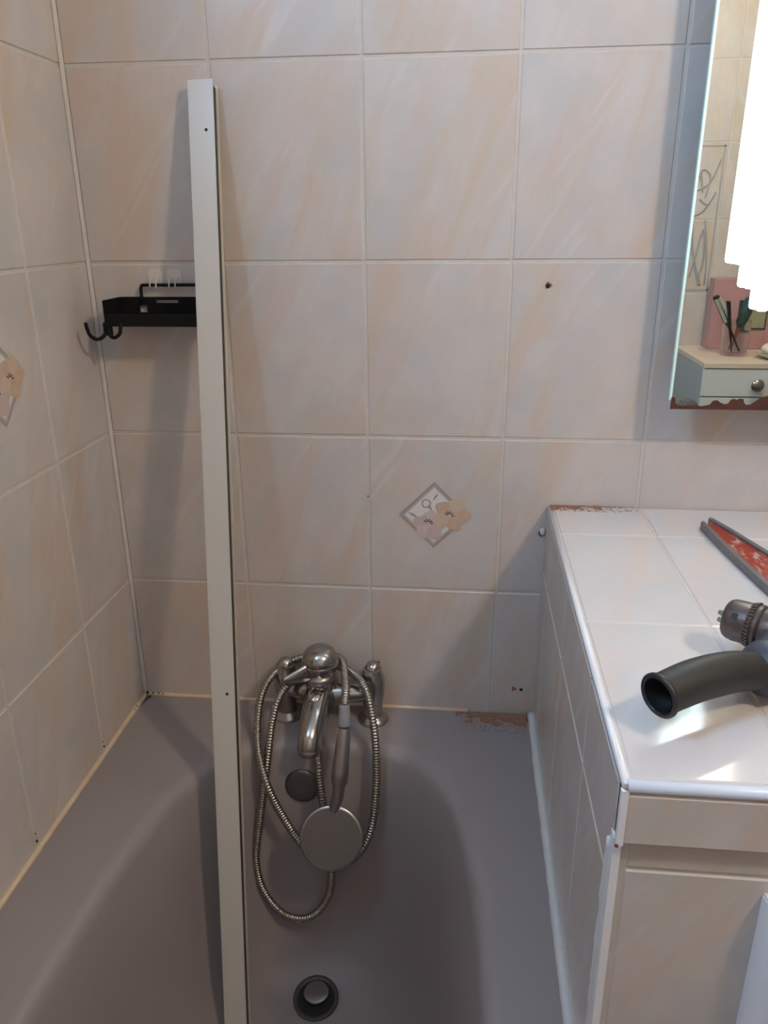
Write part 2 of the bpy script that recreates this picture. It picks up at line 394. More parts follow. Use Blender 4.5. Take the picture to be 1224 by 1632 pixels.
# small marks on the back wall: drilled holes
for (x, z, r) in ((0.649, 1.255, 0.0032), (0.646, 0.616, 0.0028), (0.398, 0.946, 0.0012), (0.411, 0.655, 0.002)):
    bm = bmesh.new(); lathe(bm, (x, -0.0006, z), (0, 1, 0), [(0, r), (0.0004, r)], 14); obj('drilled_hole', bm, M_HOLE, wb)
for (x, z) in ((0.656, 1.256), (0.640, 0.617)):
    bm = bmesh.new(); prism(bm, blob(0, 0, 0.004, 3, 0.25, n=14), (x - .006, -0.0003, z), (1, 0, 0), (0, 0, 1), (0, -1, 0), 0.0002); obj('dust_smudge', bm, M_DUST, wb)

# ------------------------------------------------------------------ bathtub
CX, HALF = 0.330, 0.266
Y_A, Y_B = -0.100, -1.62            # ends of the basin opening
tub = empty('bathtub', (CX, -0.85, 0.0), 'mauve-grey enamelled bathtub with rounded basin against the left wall', 'bathtub')
def sup(cx, cy, a, b_, n, t):
    c, s = math.cos(t), math.sin(t)
    r = (abs(c / a) ** n + abs(s / b_) ** n) ** (-1.0 / n)
    return cx + r * c, cy + r * s
SEG = 120
angs = []
for k in range(SEG):
    t = 2 * PI * k / SEG
    angs.append(math.atan2(math.sin(t) * 1.0 * 2.2, math.cos(t)))   # denser towards the ends
def ring(z, xl, xr, ya, yb, n):
    cx, cy, a, b_ = (xl + xr) / 2, (ya + yb) / 2, (xr - xl) / 2, (ya - yb) / 2
    return [(*sup(cx, cy, a, b_, n, t), z) for t in angs]
def rect_ring(z, x0, x1, y0, y1):
    out = []
    cx, cy, a, b_ = (x0 + x1) / 2, (y0 + y1) / 2, (x1 - x0) / 2, (y1 - y0) / 2
    for t in angs:
        c, s = math.cos(t), math.sin(t); r = min(a / abs(c) if abs(c) > 1e-9 else 1e9, b_ / abs(s) if abs(s) > 1e-9 else 1e9)
        out.append((cx + r * c, cy + r * s, z))
    return out
XL, XR = 0.100, 0.586
T0 = 0.57
rings = [rect_ring(0.30, 0.0012, 0.665, -1.72, -0.0012), rect_ring(T0, 0.0012, 0.665, -1.72, -0.0012),
         ring(T0, XL - .010, XR + .010, Y_A + .012, Y_B - .006, 4.0), ring(T0 - .001, XL - .004, XR + .004, Y_A + .004, Y_B, 4.0), ring(T0 - .004, XL + .001, XR - .001, Y_A - .003, Y_B + .006, 3.9),
         ring(T0 - .010, XL + .005, XR - .005, Y_A - .009, Y_B + .014, 3.8), ring(T0 - .020, XL + .008, XR - .008, Y_A - .013, Y_B + .022, 3.7),
         ring(0.45, XL + .020, XR - .024, Y_A - .026, Y_B + .08, 3.6), ring(0.33, XL + .036, XR - .044, Y_A - .042, Y_B + .16, 3.4),
         ring(0.25, XL + .050, XR - .058, Y_A - .056, Y_B + .22, 3.2), ring(0.205, XL + .068, XR - .076, Y_A - .072, Y_B + .26, 3.0),
         ring(0.182, XL + .090, XR - .098, Y_A - .092, Y_B + .30, 2.9), ring(0.172, XL + .118, XR - .125, Y_A - .118, Y_B + .34, 2.8),
         ring(0.1695, XL + .152, XR - .16, Y_A - .150, Y_B + .40, 2.6), ring(0.1690, XL + .21, XR - .22, Y_A - .215, Y_B + .52, 2.3)]
bm = bmesh.new(); vr = [[bm.verts.new(p) for p in r] for r in rings]
for a, b_ in zip(vr[:-1], vr[1:]):
    for j in range(SEG): bm.faces.new((a[j], a[(j + 1) % SEG], b_[(j + 1) % SEG], b_[j]))
bm.faces.new(vr[-1])
obj('tub_shell', bm, M_TUB, tub, smooth=40)
# sealant beads
def bead(name, a, b_, r, m, wob=0.0006):
    a, b_ = V(a), V(b_); n = int((b_ - a).length / 0.012); bm = bmesh.new()
    P = [a + (b_ - a) * i / n for i in range(n + 1)]
    sweep(bm, P, [r * (1 + 0.18 * mnoise.noise(p * 60)) for p in P], 8)
    return obj(name, bm, m, tub, smooth=True)
bead('sealant_bead', (0.0015, -0.003, T0 + .001), (0.0015, -1.70, T0 + .001), 0.0042, M_GROUTY)['label'] = 'yellowed sealant along the left wall'
bead('sealant_bead', (0.004, -0.0015, T0 + .001), (0.56, -0.0015, T0 + .001), 0.0035, M_GROUTY)
bead('sealant_bead', (0.665, -0.003, T0 + .001), (0.665, -0.64, T0 + .001), 0.0068, M_SEAL)['label'] = 'thick white sealant along the counter'
# mould marks in the joints
bm = bmesh.new()
for (p, r) in (((0.006, -0.004, 0.5755), .0022), ((0.016, -0.004, 0.5752), .0016), ((0.026, -0.004, .5752), .0014), ((0.034, -0.0045, .575), .0012), ((0.004, -0.045, .5755), .0012), ((0.004, -0.055, .5755), .001),
               ((0.0015, -0.1645, 0.583), .0016), ((0.0012, -0.3631, 0.584), .0018), ((0.0012, -0.1645, 0.592), .0010), ((0.0012, -0.3631, 0.596), .001)):
    bmesh.ops.create_icosphere(bm, subdivisions=1, radius=r * .7, matrix=Matrix.LocRotScale(V(p), None, V(1.6, 1.2, 1.8)))
obj('mould_spots', bm, M_HOLE, tub)['kind'] = 'stuff'
# drain with its plug, overflow
bm = bmesh.new(); lathe(bm, (0.330, -0.234, 0.1748), (0, -0.13, 1), [(-0.004, 0.036), (0.0, 0.036), (0.0018, 0.036), (0.0026, 0.034), (0.0012, 0.029), (-0.001, 0.0275)], 40, cap=False)
dr = obj('drain_ring', bm, mat('tarnished_metal', (0.09, 0.08, 0.075), 0.5, 0.5), tub, smooth=True)
bm = bmesh.new(); lathe(bm, (0.330, -0.234, 0.1745), (0, -0.13, 1), [(0, 0.0298), (0.0010, 0.0296)], 32); obj('drain_bore', bm, M_HOLE, dr)
bm = bmesh.new(); lathe(bm, (0.330, -0.229, 0.1754), (0, 0, 1), [(0, 0.006), (0.002, 0.006), (0.0022, 0.0185), (0.0045, 0.0202), (0.0068, 0.0195), (0.008, 0.016), (0.0083, 0.0)], 40)
obj('plug', bm, M_CHROME2, dr, smooth=50)
bm = bmesh.new(); lathe(bm, (0.300, -0.119, 0.497), (0, -1, 0.16), [(0, 0.028), (0.004, 0.028), (0.0065, 0.026), (0.0075, 0.022), (0.006, 0.008), (0.006, 0.0)], 36)
obj('overflow_cover', bm, mat('dull_chrome', (0.16, 0.15, 0.15), 0.45, 0.8), tub, smooth=50)

# ------------------------------------------------------------------ mixer tap on the rim
mx = empty('bath_mixer_tap', (0.335, -0.04, T0), 'old chrome bath mixer tap with domed top lever on the tub rim', 'tap')
def part(name, f, m, parent=mx, smooth=50, label=None):
    bm = bmesh.new(); f(bm); return obj(name, bm, m, parent, smooth=smooth, label=label)
for fx in (0.405, 0.262):
    part('wall_flange', lambda bm: lathe(bm, (fx, -0.038, T0), (0, 0, 1), [(0, .0255), (.003, .0255), (.0055, .0235), (.009, .0195), (.012, .017)], 32), M_CHROME2)
    part('elbow', lambda bm: lathe(bm, (fx, -0.038, T0 + .008), (0, 0, 1), [(0, .0155), (.018, .0158), (.030, .0170), (.046, .0195), (.066, .0200), (.076, .0180), (.083, .0155), (.088, .0145)], 28), M_CHROME)
    part('end_cap', lambda bm: lathe(bm, (fx, -0.034, T0 + .082), (0, 0.1, 1), [(0, .0150), (.008, .0145), (.016, .0125), (.021, .009), (.0235, .004), (.024, 0)], 24), M_CHROME)
part('crossbar', lambda bm: sweep(bm, [(0.262, -.040, .624), (0.29, -.046, .624), (0.33, -.052, .624), (0.375, -.046, .624), (0.405, -.040, .624)], [.0135, .0155, .0175, .0150, .0135], 24), M_CHROME)
part('body', lambda bm: lathe(bm, (0.322, -0.052, 0.588), (0.0, -.02, 1), [(0, .008), (.004, .016), (.012, .0205), (.03, .0225), (.05, .0225), (.060, .0235), (.066, .0215), (.07, .020)], 36), M_CHROME)
part('collar', lambda bm: lathe(bm, (0.322, -0.0535, 0.655), (0.0, -.05, 1), [(0, .0235), (.002, .0255), (.006, .0262), (.009, .0245), (.011, .022), (.016, .020)], 36), M_BRASS and M_CHROME2)
cap = part('lever_cap', lambda bm: lathe(bm, (0.3235, -0.0545, 0.671), (0.0, -.06, 1), [(0, .021), (.001, .0265), (.006, .0290), (.014, .0298), (.0165, .0292), (.0175, .0285), (.019, .0292), (.026, .0275), (.033, .0235), (.038, .017), (.041, .009), (.0418, 0)], 40), M_CHROME)
def lever(bm):
    P = [(0.322, -.060, .676), (0.305, -.075, .6745), (0.288, -.088, .672), (0.274, -.097, .671)]
    sweep(bm, P, [.019, .0165, .012, .007], 20, sq=(0.42, 1.0))
part('lever', lever, M_CHROME, cap, label='short lever pointing left')
def spout(bm):
    P = [(0.322, -.055, .622), (0.322, -.078, .624), (0.3215, -.100, .619), (0.3205, -.120, .611), (0.3200, -.135, .603), (0.3195, -.143, .596), (0.3195, -.146, .587)]
    D = catmull(P, .004)
    n = len(D); sweep(bm, D, [0.0262 - 0.0078 * min(1, (i / n) * 1.15) for i in range(n)], 28)
sp = part('spout', spout, M_CHROME)
part('aerator', lambda bm: lathe(bm, (0.3195, -.146, .591), (0, -.15, -1), [(0, .0160), (.002, .0178), (.010, .0174), (.012, .0155), (.012, .0)], 28), M_CHROME2, sp)
dv = part('diverter_knob', lambda bm: lathe(bm, (0.3205, -.092, .638), (0, -.45, 1), [(0, .006), (.003, .006), (.004, .0088), (.009, .0092), (.0105, .0075), (.0108, 0)], 20), M_CHROME, sp)
part('indicator_disc', lambda bm: lathe(bm, (0.3205, -.079, .6445), (0, -.45, 1), [(0, .0085), (.0015, .0085), (.0022, .0072), (.0016, .006), (.0016, 0)], 20), M_CHROME2, sp, label='round grey marker disc')
part('outlet_nut', lambda bm: lathe(bm, (0.316, -.058, .590), (0, 0, -1), [(0, .0115), (.010, .0115), (.0105, .0085), (.016, .0085)], 6), M_CHROME)

# ------------------------------------------------------------------ hand shower and hose
hs = empty('hand_shower', (0.36, -0.205, 0.45), 'round hand shower head hanging below the mixer tap on its looped hose', 'shower head')
HP = [(0.3160, -0.058, 0.5860), (0.3210, -0.095, 0.5660), (0.329, -0.128, 0.5450), (0.3332, -0.1390, 0.5180), (0.3386, -0.1470, 0.4717), (0.3471, -0.1560, 0.4172), (0.3497, -0.1640, 0.3611), (0.3441, -0.1690, 0.3205), (0.3248, -0.1763, 0.2904), (0.2973, -0.1800, 0.2795), (0.2646, -0.1764, 0.288), (0.2364, -0.1680, 0.3227), (0.2265, -0.1605, 0.3736), (0.2325, -0.153, 0.431), (0.2424, -0.143, 0.4975), (0.2495, -0.126, 0.5582), (0.2534, -0.105, 0.6027), (0.2627, -0.085, 0.6362), (0.277, -0.060, 0.6490), (0.2921, -0.033, 0.6520), (0.3159, -0.020, 0.6538), (0.348, -0.024, 0.6584), (0.3778, -0.045, 0.6566), (0.4001, -0.085, 0.6558), (0.4125, -0.110, 0.6279), (0.4201, -0.130, 0.5856), (0.4214, -0.142, 0.5233), (0.4165, -0.157, 0.4635), (0.4047, -0.172, 0.4319), (0.381, -0.178, 0.4047), (0.3464, -0.178, 0.4015), (0.3076, -0.171, 0.4232), (0.2761, -0.165, 0.4729), (0.2559, -0.161, 0.5212), (0.2369, -0.135, 0.5611), (0.2285, -0.101, 0.5975), (0.2316, -0.075, 0.6335), (0.2462, -0.050, 0.6555), (0.2713, -0.028, 0.6665), (0.299, -0.0105, 0.6670), (0.3303, -0.0098, 0.6695), (0.3540, -0.030, 0.6741), (0.3673, -0.080, 0.6734), (0.3743, -0.120, 0.6716), (0.3751, -0.140, 0.6619)]
bm = bmesh.new()
PITCH = 0.0045; D = catmull(HP, PITCH / 4)
sweep(bm, D, [(.0049, .0065, .0067, .0060)[i % 4] for i in range(len(D))], 10)
obj('hose', bm, M_HOSE, hs, smooth=True, label='ribbed metal hose looped twice behind the tap cap')
a, b_ = V(0.3751, -0.140, 0.664), V(0.3760, -0.150, 0.633)
part('hose_connector', lambda bm: lathe(bm, a, b_ - a, [(0, .0072), (.001, .0082), (.020, .0088), (.029, .0092), (.031, .0082)], 12), M_GREYPL, hs, 30)
g0, g1 = V(0.3760, -0.150, 0.633), V(0.3702, -0.180, 0.553)
LN = (g1 - g0).length
hd = part('handle', lambda bm: lathe(bm, g0, g1 - g0, [(0, .0075), (.001, .0098), (.004, .0104), (.05, .0116), (LN * .8, .0128), (LN * .97, .0122), (LN, .0105)], 28), M_CHROME2, hs)
hc = V(0.3605, -0.205, 0.4745); hn = (V(0.5418, -1.1149, 1.3358) - hc).normalized(); hn = (hn + V(-0.05, -0.25, -0.22)).normalized()
part('neck', lambda bm: sweep(bm, [g1 + (g1 - g0).normalized() * -.003, g1 + V(-.0015, -.006, -.018), hc + V(0.001, 0.012, 0.036) - hn * .008], [.0095, .0088, .0085], 20), M_CHROME2, hs)
HRAD = 0.0470
hdo = part('head', lambda bm: lathe(bm, hc - hn * .014, hn, [(0, 0), (.0, .015), (.003, .028), (.007, .040), (.010, HRAD), (.0165, HRAD + .001), (.0178, HRAD), (.0184, HRAD - .0025)], 56), M_CHROME2, hs)
part('spray_face', lambda bm: lathe(bm, hc - hn * .014 + hn * .0180, hn, [(0, HRAD - .0028), (.0013, HRAD - .0032), (.0013, 0)], 48), mat('limescaled_face', (0.13, 0.115, 0.105), 0.6, 0.2, vary=0.15, scale=120), hdo)

# ------------------------------------------------------------------ leaning white bar (screen profile)
A, B = V(0.1925, -0.0098, 1.5095), V(0.2300, -0.328, 0.1745)
ax = (B - A).normalized(); LB = (B - A).length
side = V(1, 0, 0); side = (side - ax * side.dot(ax)).normalized(); out = ax.cross(side).normalized()
if out.y > 0: out = -out
bar = empty('shower_screen_profile', B, 'long white aluminium bar leaning from the bathtub against the back wall', 'profile')
def barbox(bm, s0, s1, o0, o1, l0=0.0, l1=None, mi=0, bev=0):
    l1 = LB if l1 is None else l1
    r = bmesh.ops.create_cube(bm, size=1.0)
    M = Matrix((side, out, ax)).transposed().to_4x4(); M.translation = A + side * (s0 + s1) / 2 + out * (o0 + o1) / 2 + ax * (l0 + l1) / 2
    bmesh.ops.transform(bm, matrix=M @ Matrix.Diagonal((s1 - s0, o1 - o0, l1 - l0, 1)), verts=r['verts'])
    if bev: bmesh.ops.bevel(bm, geom=list(set(e for v in r['verts'] for e in v.link_edges)), offset=bev, segments=2, affect='EDGES')
WB = 0.0168
bm = bmesh.new(); barbox(bm, -WB, WB, .008, .0100, bev=.0006); barbox(bm, -WB, -WB + .002, -.007, .008); fo = obj('profile_face', bm, M_BAR, bar)
bm = bmesh.new(); barbox(bm, -WB + .002, WB - .0012, -.0055, .008, .006, LB - .002); obj('rubber_gasket', bm, M_BARIN, bar)
bm = bmesh.new(); barbox(bm, -WB + .002, WB + .0012, -.0085, -.0050, .004, LB - .001, bev=.0005); obj('rear_lip', bm, M_BRASS, bar, label='thin bright metal rear lip')
for l_, s_ in ((0.062, .006), (0.815, .006), (1.352, .006)):
    bm = bmesh.new(); lathe(bm, A + ax * l_ + side * s_ + out * .0098, out, [(0, .0021), (.0005, .0021)], 16); obj('screw_hole', bm, M_HOLE, fo)

# ------------------------------------------------------------------ black shelf with hooks
sh = empty('wall_shelf', (0.11, -0.03, 1.20), 'black metal wall shelf with double hook at its left end', 'shelf')
X0, X1, D0 = 0.044, 0.180, 0.060
bm = bmesh.new()
ZB, ZT = 1.207, 1.241
# back panel with a slot and a square window
def holed(bm, x0, x1, z0, z1, y0, y1, holes):
    xs = sorted(set([x0, x1] + [h[0] for h in holes] + [h[1] for h in holes])); zs = sorted(set([z0, z1] + [h[2] for h in holes] + [h[3] for h in holes]))
    for i in range(len(xs) - 1):
        for j in range(len(zs) - 1):
            cx, cz = (xs[i] + xs[i + 1]) / 2, (zs[j] + zs[j + 1]) / 2
            if any(h[0] < cx < h[1] and h[2] < cz < h[3] for h in holes): continue
            box(bm, (xs[i], y0, zs[j]), (xs[i + 1], y1, zs[j + 1]))
holed(bm, X0, X1, ZB, ZT, -.005, -.003, [(.072, .083, 1.2195, 1.2295), (.097, .130, 1.2325, 1.2365)])
obj('back_panel', bm, M_BLACK, sh)
bm = bmesh.new(); box(bm, (X0, -D0, ZB), (X1, -.004, ZB + .002)); obj('tray', bm, M_BLACK, sh)
bm = bmesh.new(); box(bm, (X0, -D0 - .0015, ZB - .001), (X1, -D0, ZB + .016), bev=.0005); obj('front_lip', bm, M_BLACK, sh)
bm = bmesh.new(); box(bm, (X0 - .0018, -D0, ZB), (X0, -.003, ZT), bev=.0005); obj('side_panel', bm, M_BLACK, sh)
bm = bmesh.new(); box(bm, (X1, -D0, ZB), (X1 + .0018, -.003, ZT), bev=.0005); obj('side_panel', bm, M_BLACK, sh)
bm = bmesh.new(); sweep(bm, catmull([(.078, -.008, ZT - .006), (.078, -.008, ZT + .010), (.079, -.008, ZT + .0145), (.083, -.008, ZT + .0165), (.12, -.008, ZT + .0165), (.160, -.008, ZT + .0165), (.164, -.008, ZT + .0145), (.165, -.008, ZT + .010), (.165, -.008, ZT - .006)], .003), .0023, 10)
obj('hanging_rail', bm, M_BLACK, sh, smooth=True)
for P in ([(X0 - .001, -.058, ZB + .006), (X0 - .001, -.060, ZB - .006), (X0 - .004, -.064, ZB - .014), (X0 - .012, -.068, ZB - .0175), (X0 - .019, -.072, ZB - .012), (X0 - .0215, -.074, ZB - .002), (X0 - .022, -.075, ZB + .006)],
          [(X0 + .004, -.060, ZB + .004), (X0 + .004, -.062, ZB - .006), (X0 + .007, -.065, ZB - .0135), (X0 + .014, -.067, ZB - .015), (X0 + .0205, -.066, ZB - .010), (X0 + .022, -.064, ZB - .002), (X0 + .022, -.061, ZB + .004)]):
    bm = bmesh.new(); sweep(bm, catmull(P, .0025), .0026, 10, sq=(1, 1.0)); obj('hook', bm, M_BLACK, sh, smooth=True)
bm = bmesh.new(); box(bm, (X0 - .004, -.063, ZB - .013), (X0 + .009, -.0595, ZB + .004), bev=.001); obj('hook_plate', bm, M_BLACK, sh)
# clear adhesive pads that carry the rail
for cx in (0.098, 0.126):
    hk = empty('adhesive_hook', (cx, 0, 1.268), 'clear adhesive hook holding the shelf rail, ' + ('left' if cx < .11 else 'right') + ' of the pair', 'hook', None)
    bm = bmesh.new(); prism(bm, blob(0, 0, .012, 4, -.06, ell=0.95), (cx, -.0002, 1.268), (1, 0, 0), (0, 0, 1), (0, -1, 0), .0009); obj('adhesive_pad', bm, mat('clear_vinyl', (0.66, 0.60, 0.55), 0.15, vary=0.02), hk)
    for dx in (-.005, .004):
        bm = bmesh.new(); sweep(bm, [(cx + dx, -.001, 1.266), (cx + dx, -.007, 1.2635), (cx + dx, -.0112, 1.2605), (cx + dx, -.0115, 1.2555), (cx + dx, -.0085, 1.2535)], .0011, 8); obj('clip', bm, mat('clear_clip', (0.55, 0.53, 0.52), 0.12, vary=0.02), hk)

# ------------------------------------------------------------------ tiled counter
BX, CT, CY = 0.668, 0.939, -0.622
CXR = 1.16
ct = empty('tiled_counter', (0.9, -0.31, 0), 'counter tiled in glossy pale marbled tiles, right of the bathtub', 'counter')
bm = bmesh.new(); box(bm, (BX + G, CY + .010, 0), (CXR, -G - .0002, CT - .010)); box(bm, (BX + G, CY + G + .001, CT - .056), (CXR, -G - .0002, CT - G)); obj('core', bm, M_GROUT, ct)
xt = [BX + .0065, .803, 1.003, CXR]
tiles(ct, (0, 0, CT), (1, 0, 0), (0, 1, 0), (0, 0, 1), xt, [CY + .0085, -.364, -.114, -.001], M_TOP, gap=.0026)
tiles(ct, (BX, 0, 0), (0, -1, 0), (0, 0, 1), (-1, 0, 0), [.001, .060, .260, .4575, .608], [.30, .582, .8295, CT - .009], M_TILE, gap=.0028)
tiles(ct, (0, CY, 0), (1, 0, 0), (0, 0, 1), (0, -1, 0), [BX + .002, .96, CXR], [CT - .0575, CT - .0085], M_TILE, gap=.002)
tiles(ct, (0, CY + .0085, 0), (1, 0, 0), (0, 0, 1), (0, -1, 0), [BX + .010, .96, CXR], [.36, .6035, .8505, CT - .058], M_TILE, gap=.0028)
def trim(name, P, r, m=M_TRIM, sq=None):
    bm = bmesh.new(); sweep(bm, P, r, 14, sq=sq); return obj(name, bm, m, ct, smooth=True)
trim('edge_trim', [(BX + .0035, -.0012, CT - .0032), (BX + .0035, CY + .0035, CT - .0032)], .0036)
trim('edge_trim', [(BX + .0045, CY + .0035, CT - .0032), (CXR, CY + .0035, CT - .0032)], .0050)
bm = bmesh.new(); prism(bm, [(0, 0), (.0065, 0), (.0065, .0025), (.003, .0035), (.0025, .0115), (0, .0115)], (BX - .0006, CY + .0075, .30), (1, 0, 0), (0, 1, 0), (0, 0, 1), CT - .058 - .30); obj('corner_trim', bm, M_TRIM, ct)
bm = bmesh.new(); prism(bm, [(0, 0), (.0055, 0), (.0022, .0022), (0, .0055)], (BX - .0006, CY - .0004, CT - .058), (1, 0, 0), (0, 1, 0), (0, 0, 1), .052); obj('corner_trim', bm, M_TRIM, ct)
bm = bmesh.new()
P = [V(BX - .0005, CY + .021 + .0012 * mnoise.noise(V(0, 0, z * 25)), z) for z in [.57 + .01 * k for k in range(31)]]
sweep(bm, P, [.0030 * (1 + .45 * mnoise.noise(p * 70)) for p in P], 8); obj('smeared_sealant', bm, M_SEAL, ct, smooth=True)
bm = bmesh.new(); bmesh.ops.create_icosphere(bm, subdivisions=2, radius=.0016, matrix=Matrix.Translation((BX, CY - .0006, CT - .0575))); obj('red_speck', bm, mat('red_spot', (0.16, 0.01, 0.02), 0.5), ct)
# white filler lump beside the back corner
bm = bmesh.new(); bmesh.ops.create_icosphere(bm, subdivisions=2, radius=.006, matrix=Matrix.LocRotScale(V(0.6635, -0.001, 0.896), None, V(.8, .35, 1.1))); obj('filler_lump', bm, M_SEAL, ct, smooth=True)
bm = bmesh.new()
sweep(bm, [(.6585, -.0012, .8975), (.6588, -.0022, .893), (.6615, -.0022, .8885)], [.0008, .0012, .0006], 6); obj('crack', bm, M_HOLE, ct)

# white half-round cover against the counter front
cv = empty('pipe_cover', (0.86, CY - .02, 0), 'white half-round plastic pipe cover standing against the tiled counter front', 'pipe cover')
yb = CY + .0085
R_ = 0.055; cxx = 0.787 + R_
arc = [(-R_ * math.cos(PI * k / 24), -R_ * .72 * math.sin(PI * k / 24)) for k in range(25)]
bm = bmesh.new(); prism(bm, [(p[0], p[1]) for p in arc], (cxx, yb - .0002, 0.0), (1, 0, 0), (0, 1, 0), (0, 0, 1), .834)
obj('shell', bm, M_TRIM, cv, smooth=40)
bm = bmesh.new(); prism(bm, [(p[0] * .985, p[1] * .985) for p in arc], (cxx, yb - .0002, .8342), (1, 0, 0), (0, 1, 0), (0, 0, 1), .002)
obj('top_cap', bm, mat('yellowed_plastic', (0.62, 0.56, 0.42), 0.4), cv, label='yellowed top cap')

# ------------------------------------------------------------------ brick dust
def dust(name, x0, x1, y0, y1, z, label, hot):
    bm = bmesh.new(); nx, ny = 60, 16; g = {}
    def h(x, y):
        u = (x - x0) / (x1 - x0); v = (y1 - y) / (y1 - y0)
        e = max(0, min(1, hot(u))) * (1 - v) - .28 + .55 * mnoise.noise(V(x * 60, y * 90, 3)) + .25 * mnoise.noise(V(x * 200, y * 260, 9))
        return max(0, min(.5, e)) * .0028
    for i in range(nx + 1):
        for j in range(ny + 1):
            x = x0 + (x1 - x0) * i / nx; y = y0 + (y1 - y0) * j / ny
            g[i, j] = (x, y, z - .0004 + h(x, y), h(x, y))
    vs = {}
    def vv(i, j):
        if (i, j) not in vs: vs[i, j] = bm.verts.new(g[i, j][:3])
        return vs[i, j]
    for i in range(nx):
        for j in range(ny):
            if max(g[i, j][3], g[i + 1, j][3], g[i, j + 1][3], g[i + 1, j + 1][3]) > .0004:
                bm.faces.new((vv(i, j), vv(i + 1, j), vv(i + 1, j + 1), vv(i, j + 1)))
    for k in range(900):
        x = random.uniform(x0, x1); y = y1 - (y1 - y0) * 1.15 * random.random() ** 1.9
        if random.random() > hot((x - x0) / (x1 - x0)) + .15: continue
        r = random.uniform(.0002, .0007)
        bmesh.ops.create_cube(bm, size=r * 1.6, matrix=Matrix.LocRotScale(V(x, y, z + r * .5), Matrix.Rotation(random.random() * 3, 3, 'Z'), V(1, 1, .7)))
    o = obj(name, bm, M_DUST); tag(o, label, 'dust', None, 'stuff'); return o
dust('brick_dust', .6715, .80, -.022, -.0015, CT + .0002, 'orange brick dust on the counter along the back wall', lambda u: 1.0 - .9 * u)
dust('brick_dust', .54, .655, -.050, -.0045, T0 + .0003, 'reddish brick dust on the bathtub rim corner by the counter', lambda u: min(1, .25 + 1.1 * u))

# ------------------------------------------------------------------ red pipe wrench
wr = empty('pipe_wrench', (0.92, -0.24, CT), 'red scratched pipe wrench with grey worn edges lying on the counter', 'wrench')
TH = 0.0115
Lx = [(.8665, -.084), (.8715, -.150), (.8765, -.204), (.8865, -.290)]
Rx = [(.8855, -.064), (.9020, -.113), (.9190, -.172), (.9480, -.275)]
def strip(bm, E0, E1, z0, z1):
    n = len(E0); q = [[bm.verts.new((p[0], p[1], z)) for z in (z0, z1) for p in (E0[i], E1[i])] for i in range(n)]
    for i in range(n - 1):
        a, b_ = q[i], q[i + 1]
        for s, t in ((0, 1), (1, 3), (3, 2), (2, 0)): bm.faces.new((a[s], a[t], b_[t], b_[s]))
    for a in (q[0], q[-1]): bm.faces.new((a[0], a[1], a[3], a[2]))
def lerp(a, b_, t): return (a[0] + (b_[0] - a[0]) * t, a[1] + (b_[1] - a[1]) * t)
Li = [lerp(l, r, .26 if i == 0 else (.17, .17, .13, .12)[i]) for i, (l, r) in enumerate(zip(Lx, Rx))]
Ri = [lerp(r, l, .26 if i == 0 else (.17, .17, .13, .12)[i]) for i, (l, r) in enumerate(zip(Lx, Rx))]
bm = bmesh.new(); strip(bm, Lx, Li, CT + .0006, CT + TH); obj('handle_flange', bm, M_WGREY, wr)
bm = bmesh.new(); strip(bm, Ri, Rx, CT + .0006, CT + TH); obj('handle_flange', bm, M_WGREY, wr)
Lw = [lerp(Li[0], Li[1], .12)] + Li[1:]; Rw = [lerp(Ri[0], Ri[1], .12)] + Ri[1:]
bm = bmesh.new(); strip(bm, Lw, Rw, CT + .005, CT + TH - .0035); obj('handle_web', bm, M_RED, wr, label='scratched red handle web')
bm = bmesh.new(); prism(bm, [(.8865, -.290), (.948, -.275), (.972, -.335), (.960, -.385), (.925, -.392), (.905, -.345)], (0, 0, CT + .0006), (1, 0, 0), (0, 1, 0), (0, 0, 1), .022); obj('head_housing', bm, M_RED, wr)
bm = bmesh.new(); prism(bm, [(.972, -.335), (1.03, -.345), (1.035, -.362), (.985, -.372), (.960, -.362)], (0, 0, CT + .002), (1, 0, 0), (0, 1, 0), (0, 0, 1), .018); obj('fixed_jaw', bm, M_WGREY, wr)
bm = bmesh.new(); prism(bm, [(.94, -.30), (.955, -.29), (1.0, -.40), (1.05, -.395), (1.055, -.415), (.99, -.42), (.965, -.395)], (0, 0, CT + .0222), (1, 0, 0), (0, 1, 0), (0, 0, 1), .008); obj('hook_jaw', bm, M_WGREY, wr)
bm = bmesh.new(); lathe(bm, (.955, -.322, CT + .0115), (.45, -1, 0), [(0, .0105), (.002, .0125), (.020, .0125), (.022, .0105)], 20); obj('adjusting_nut', bm, M_STEEL, wr)

# ------------------------------------------------------------------ drill with side handle
AZ = CT + .0395
Nn = V(0.797, -0.418, AZ); dd = V(.80, -.60, 0).normalized(); pp = V(-.60, -.80, 0)
dl = empty('power_drill', Nn + dd * .12 + V(0, 0, -.0395), 'power drill with keyed chuck and hollow side handle lying on the counter', 'drill')
bm = bmesh.new(); lathe(bm, Nn, dd, [(0, .0065), (.0, .0150), (.002, .0178), (.006, .0196), (.022, .0204), (.0235, .0192)], 40)
ch = obj('chuck_sleeve', bm, M_CHUCK, dl, smooth=35)
for k in range(3):
    a = 2 * PI * k / 3 + .5; u = V(0, 0, 1) * math.cos(a) + pp * math.sin(a)
    bm = bmesh.new(); sweep(bm, [Nn + u * .0060 + dd * .006, Nn + u * .0040 - dd * .0065], [.0032, .0024], 8); obj('jaw', bm, M_STEEL, ch)
for a in (0.95, 2.6, -1.3):
    u = V(0, 0, 1) * math.cos(a) + pp * math.sin(a)
    bm = bmesh.new(); lathe(bm, Nn + dd * .0125 + u * .0185, u, [(0, .0034), (.0015, .0034)], 16); obj('key_hole', bm, M_HOLE, ch)
bm = bmesh.new(); ring_pts = 36
